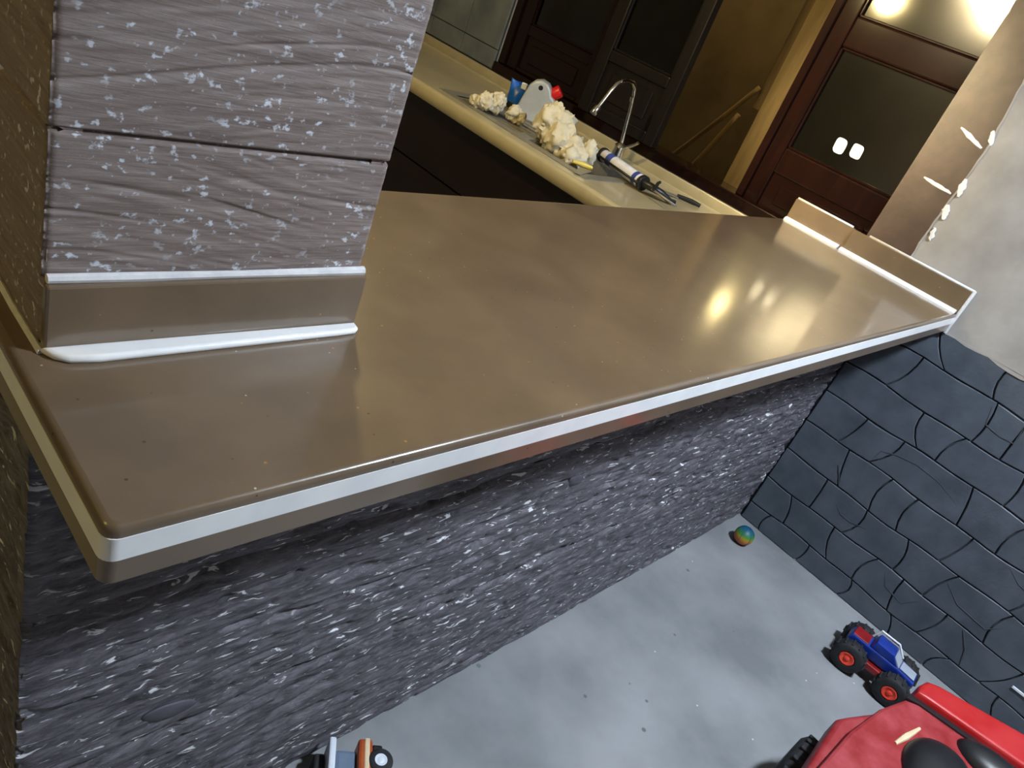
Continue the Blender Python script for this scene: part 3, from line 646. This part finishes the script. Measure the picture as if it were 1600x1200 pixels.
# ------------------------------------------------------------------ toys on the floor
t = thing('toy_ball', 'small multicoloured ball in the floor corner by the grey wall', 'ball', (2.30, 0.115, 0))
b = bmesh.new(); bmesh.ops.create_uvsphere(b, u_segments=28, v_segments=18, radius=0.036)
MB().add(b, Matrix.Translation((0, 0, 0.036))).build('ball', ball_m, t, smooth=True, local=True)
for k in range(3):
    P_ = [(0.0363*math.cos(a)*math.cos(k*math.pi/3), 0.0363*math.cos(a)*math.sin(k*math.pi/3), 0.036+0.0363*math.sin(a)) for a in [2*math.pi*i/32 for i in range(33)]]
    MB().tube(P_, 0.0007, 6).build('seam', truckblue, t, smooth=True, local=True)
def wheel(parent, c, ax, r, w, tm, hm, local=True, knobs=14, hubr=0.45):
    c = Vector(c); ax = Vector(ax).normalized(); M = Matrix.Translation(c) @ Vector((0, 0, 1)).rotation_difference(ax).to_matrix().to_4x4()
    mb = MB(); mb.lathe((0, 0, 0), [(r*0.5, -w/2), (r*0.8, -w/2), (r*0.95, -w*0.38), (r, -w*0.2), (r, w*0.2), (r*0.95, w*0.38), (r*0.8, w/2), (r*0.5, w/2), (r*0.46, w*0.3), (r*0.3, w*0.3)], 28)
    for k in range(knobs):
        a = 2*math.pi*k/knobs
        mb.box((r*0.98*math.cos(a)-r*0.06, r*0.98*math.sin(a)-r*0.06, -w*0.36), (r*0.98*math.cos(a)+r*0.06, r*0.98*math.sin(a)+r*0.06, w*0.36), r*0.015, 1)
    mb.bm.transform(M); o = mb.build('wheel', tm, parent, smooth=True, local=local)
    mb = MB(); mb.lathe((0, 0, 0), [(r*hubr, w*0.28), (r*hubr, w*0.46), (r*hubr*0.85, w*0.5), (r*hubr*0.45, w*0.42), (r*hubr*0.3, w*0.5), (r*hubr*0.1, w*0.52)], 24)
    mb.bm.transform(M); mb.build('hub', hm, o, smooth=True, local=local)
# monster truck, heading -y: local +x = forward
t = thing('toy_truck', 'blue toy monster truck with big black tyres and orange-red hubs', 'toy truck', (2.185, -0.455, 0), (0, 0, math.radians(-86)))
for fx in (-0.072, 0.072):
    for s in (-1, 1): wheel(t, (fx, s*0.062, 0.052), (0, s, 0), 0.052, 0.046, rubber, hubm)
    MB().cyl((fx, -0.05, 0.052), (fx, 0.05, 0.052), 0.006, n=10).build('axle', blackp, t, local=True)
MB().box((-0.08, -0.026, 0.05), (0.08, 0.026, 0.068), 0.004).build('chassis', truckred, t, local=True)
MB().box((-0.03, -0.05, 0.044), (0.03, -0.027, 0.066), 0.005).build('side_step', truckred, t, local=True)
MB().prism([(-0.105, 0.07), (0.105, 0.07), (0.112, 0.082), (0.108, 0.1), (0.05, 0.108), (-0.10, 0.108), (-0.11, 0.09)], -0.034, 0.034, axis=1, bev=0.006).build('body', truckblue, t, smooth=True, local=True)
MB().prism([(-0.045, 0.106), (0.05, 0.106), (0.022, 0.136), (-0.035, 0.138)], -0.03, 0.03, axis=1, bev=0.005).build('cab', truckblue, t, smooth=True, local=True)
MB().prism([(0.024, 0.130), (0.050, 0.107), (0.053, 0.109), (0.027, 0.133)], -0.026, 0.026, axis=1).build('windscreen', truckgrey, t, local=True)
MB().box((0.055, -0.022, 0.1045), (0.104, 0.022, 0.1085), 0.0015, 1, Matrix.Rotation(0.1, 3, 'Y')).build('hood_plate', truckgrey, t, local=True)
MB().box((-0.10, -0.028, 0.107), (-0.05, 0.028, 0.111), 0.001, 1).build('bed_floor', truckred, t, local=True)
MB().tube([(-0.05, 0.036, 0.108), (-0.04, 0.037, 0.142), (0.02, 0.037, 0.142), (0.05, 0.036, 0.11)], 0.0035, 8).build('roll_bar', toywhite, t, smooth=True, local=True)
# small toy car lying on its side at the bottom of the photo, wheels up
t = thing('toy_car', 'small orange and white toy car lying on its side on the concrete floor', 'toy car', (0.576, 0.130, 0), (0, 0, math.radians(-35)))
MB().box((0.012, -0.075, 0.0), (0.042, 0.045, 0.072), 0.006).build('body', toyor, t, local=True)
MB().box((0.024, -0.075, 0.0005), (0.0355, 0.0456, 0.0735), 0.003).build('stripe', toycream, t, local=True)
MB().box((0.042, -0.07, 0.004), (0.066, 0.042, 0.058), 0.005).build('underside', blackp, t, local=True)
MB().box((-0.032, -0.07, 0.0), (0.012, 0.025, 0.06), 0.008).build('cab', toyslate, t, local=True)
MB().box((-0.048, -0.085, 0.002), (-0.034, 0.04, 0.078), 0.004).build('bumper_plate', toywhite, t, local=True)
MB().box((-0.072, -0.085, 0.0), (-0.05, 0.02, 0.05), 0.005).build('rear_block', rubber, t, local=True)
for yy in (0.0, -0.075):
    wheel(t, (0.058, yy, 0.066), (0, 0, 1), 0.026, 0.018, rubber, toywhite, knobs=0, hubr=0.66)
    wheel(t, (0.056, yy, 0.009), (0, 0, -1), 0.021, 0.016, rubber, toywhite, knobs=0, hubr=0.6)
wheel(t, (-0.03, -0.05, 0.066), (0, 0, 1), 0.019, 0.014, rubber, rubber, knobs=0)
# red ride-on car at the lower right: only its corner shows
t = thing('ride_on_car', 'scuffed red plastic ride-on toy car with black seat at the lower right', 'ride-on car', (1.62, -0.76, 0))
hull = [(1.30, -0.485), (1.50, -0.492), (1.66, -0.515), (1.765, -0.546), (1.787, -0.575), (1.842, -0.83), (1.855, -1.0), (1.30, -1.0), (1.26, -0.75)]
MB().prism(hull, 0.10, 0.288, axis=2, bev=0.008, seg=2).build('body', carred, t, smooth=True)
band = [(1.798, -0.556), (1.835, -0.552), (1.872, -0.56), (1.892, -0.585), (1.985, -0.80), (2.01, -0.98), (1.885, -1.0), (1.860, -0.83), (1.804, -0.585)]
MB().prism(band, 0.11, 0.31, axis=2, bev=0.010, seg=3).build('bumper', carred2, t, smooth=True)
fend = [(1.30, -0.470), (1.44, -0.462), (1.53, -0.458), (1.565, -0.472), (1.66, -0.515), (1.60, -0.54), (1.30, -0.52)]
MB().prism(fend, 0.20, 0.27, axis=2, bev=0.012, seg=3).build('fender', carred, t, smooth=True)
MB().prism([(1.768, -0.545), (1.80, -0.552), (1.806, -0.585), (1.862, -0.83), (1.886, -1.0), (1.852, -1.0), (1.84, -0.83), (1.785, -0.575)], 0.12, 0.291, axis=2).build('groove_shadow', blackp, t)  # black filler in the gap, stands in for the groove's shadow
MB().box((1.2, -1.0, 0.09), (1.9, -0.56, 0.13), 0.01).build('floor_pan', blackp, t)
for (cx, cy, rx, ry, rz) in ((1.60, -0.68, 0.115, 0.085, 0.045), (1.775, -0.78, 0.055, 0.10, 0.04)):
    b = bmesh.new(); bmesh.ops.create_uvsphere(b, u_segments=28, v_segments=16, radius=1)
    for v in b.verts:
        v.co = Vector((v.co.x*rx, v.co.y*ry, v.co.z*rz))
    MB().add(b, Matrix.Translation((cx, cy, 0.285))).build('seat', blackp, t, smooth=True)
MB().tube([(1.585, -0.578, 0.288), (1.63, -0.588, 0.291), (1.70, -0.603, 0.29)], [0.004, 0.008, 0.004], 8).build('scuff', toycream, t, smooth=True)
for (wx, wy) in ((1.46, -0.465), (1.46, -0.96), (1.76, -0.62), (1.80, -0.96)):
    wheel(t, (wx, wy, 0.10), (0, 1 if wy > -0.7 else -1, 0), 0.10, 0.07, rubber, blackp, local=False, knobs=18)
# scrap of white card against the grey wall
t = thing('white_scrap', 'thin white scrap leaning on the grey wall above the red toy', 'scrap', (L-0.01, -0.80, 0.15))
MB().box((L-0.007, -0.83, 0.149), (L-0.0035, -0.775, 0.158), 0.001, 1).build('scrap', toywhite, t)

# ------------------------------------------------------------------ lamps (all above the frame)
(cx, cy, cz), cr, _, _ = COOL
t = thing('ceiling_light', 'round cool white ceiling light above the front room', 'ceiling light', (cx, cy, cz))
MB().lathe((cx, cy, cz), [(cr+0.02, 0.012), (cr+0.025, 0.03), (cr+0.025, 0.098), (0.02, 0.0995)], 40).build('housing', white_s, t, smooth=True)
MB().lathe((cx, cy, cz), [(0.01, 0.0), (cr*0.8, 0.0), (cr, 0.01), (cr, 0.014)], 40).build('diffuser', coolE, t, smooth=True)
for ((x, y, z), r, _s, _c), em, nm in zip(WARM, warmE, ('bare warm bulb hanging low between bar and kitchen worktop', 'bare warm bulb hanging at the far left of the twin spot lamps', 'warm porch bulb hanging outside the window')):
    t = thing('pendant_bulb', nm, 'lamp', (x, y, z), group='warm kitchen bulbs')
    MB().lathe((x, y, z), [(0.005, -r), (r*0.6, -r*0.8), (r*0.92, -r*0.38), (r, 0), (r*0.9, r*0.45), (r*0.5, r*1.1), (r*0.4, r*1.4)], 24).build('bulb', em, t, smooth=True)
    MB().lathe((x, y, z+r*1.3), [(0.02, 0), (0.022, 0.05), (0.006, 0.06)], 16).build('socket', blackp, t, smooth=True)
    MB().cyl((x, y, z+r*1.3+0.05), (x, y, ZC if x < L else 3.2), 0.004, n=8).build('cord', blackp, t)
for (c, r, s_), sE, nm in zip(SPOT, spotE, ('right one of the twin black spot lamps hanging left of the kitchen', 'left one of the twin black spot lamps hanging left of the kitchen')):
    C = Vector(c); d = (Vector(SPOT_AIM)-C).normalized(); M = Vector((0, 0, 1)).rotation_difference(d).to_matrix().to_4x4()
    t = thing('added_spot_lamp', nm, 'lamp', c, group='twin spot lamps')
    MB().lathe(c, [(0.004, r), (r*0.6, r*0.8), (r*0.92, r*0.38), (r, 0), (r*0.9, -r*0.45), (r*0.5, -r*1.1), (r*0.3, -r*1.2)][::-1], 24, M).build('bulb', sE, t, smooth=True)
    MB().lathe(c, [(0.006, -0.05), (0.018, -0.046), (0.026, -0.03), (0.027, 0.0), (0.0252, 0.2), (0.028, 0.2), (0.03, 0.0), (0.029, -0.033), (0.02, -0.05), (0.006, -0.054)], 32, M).build('added_snoot', blackp, t, smooth=True)  # added snoot, keeps the bulb's light off pillar and brown band
    MB().cyl(C-d*0.06, (C.x, C.y, ZC), 0.005, n=8).build('stem', blackp, t)
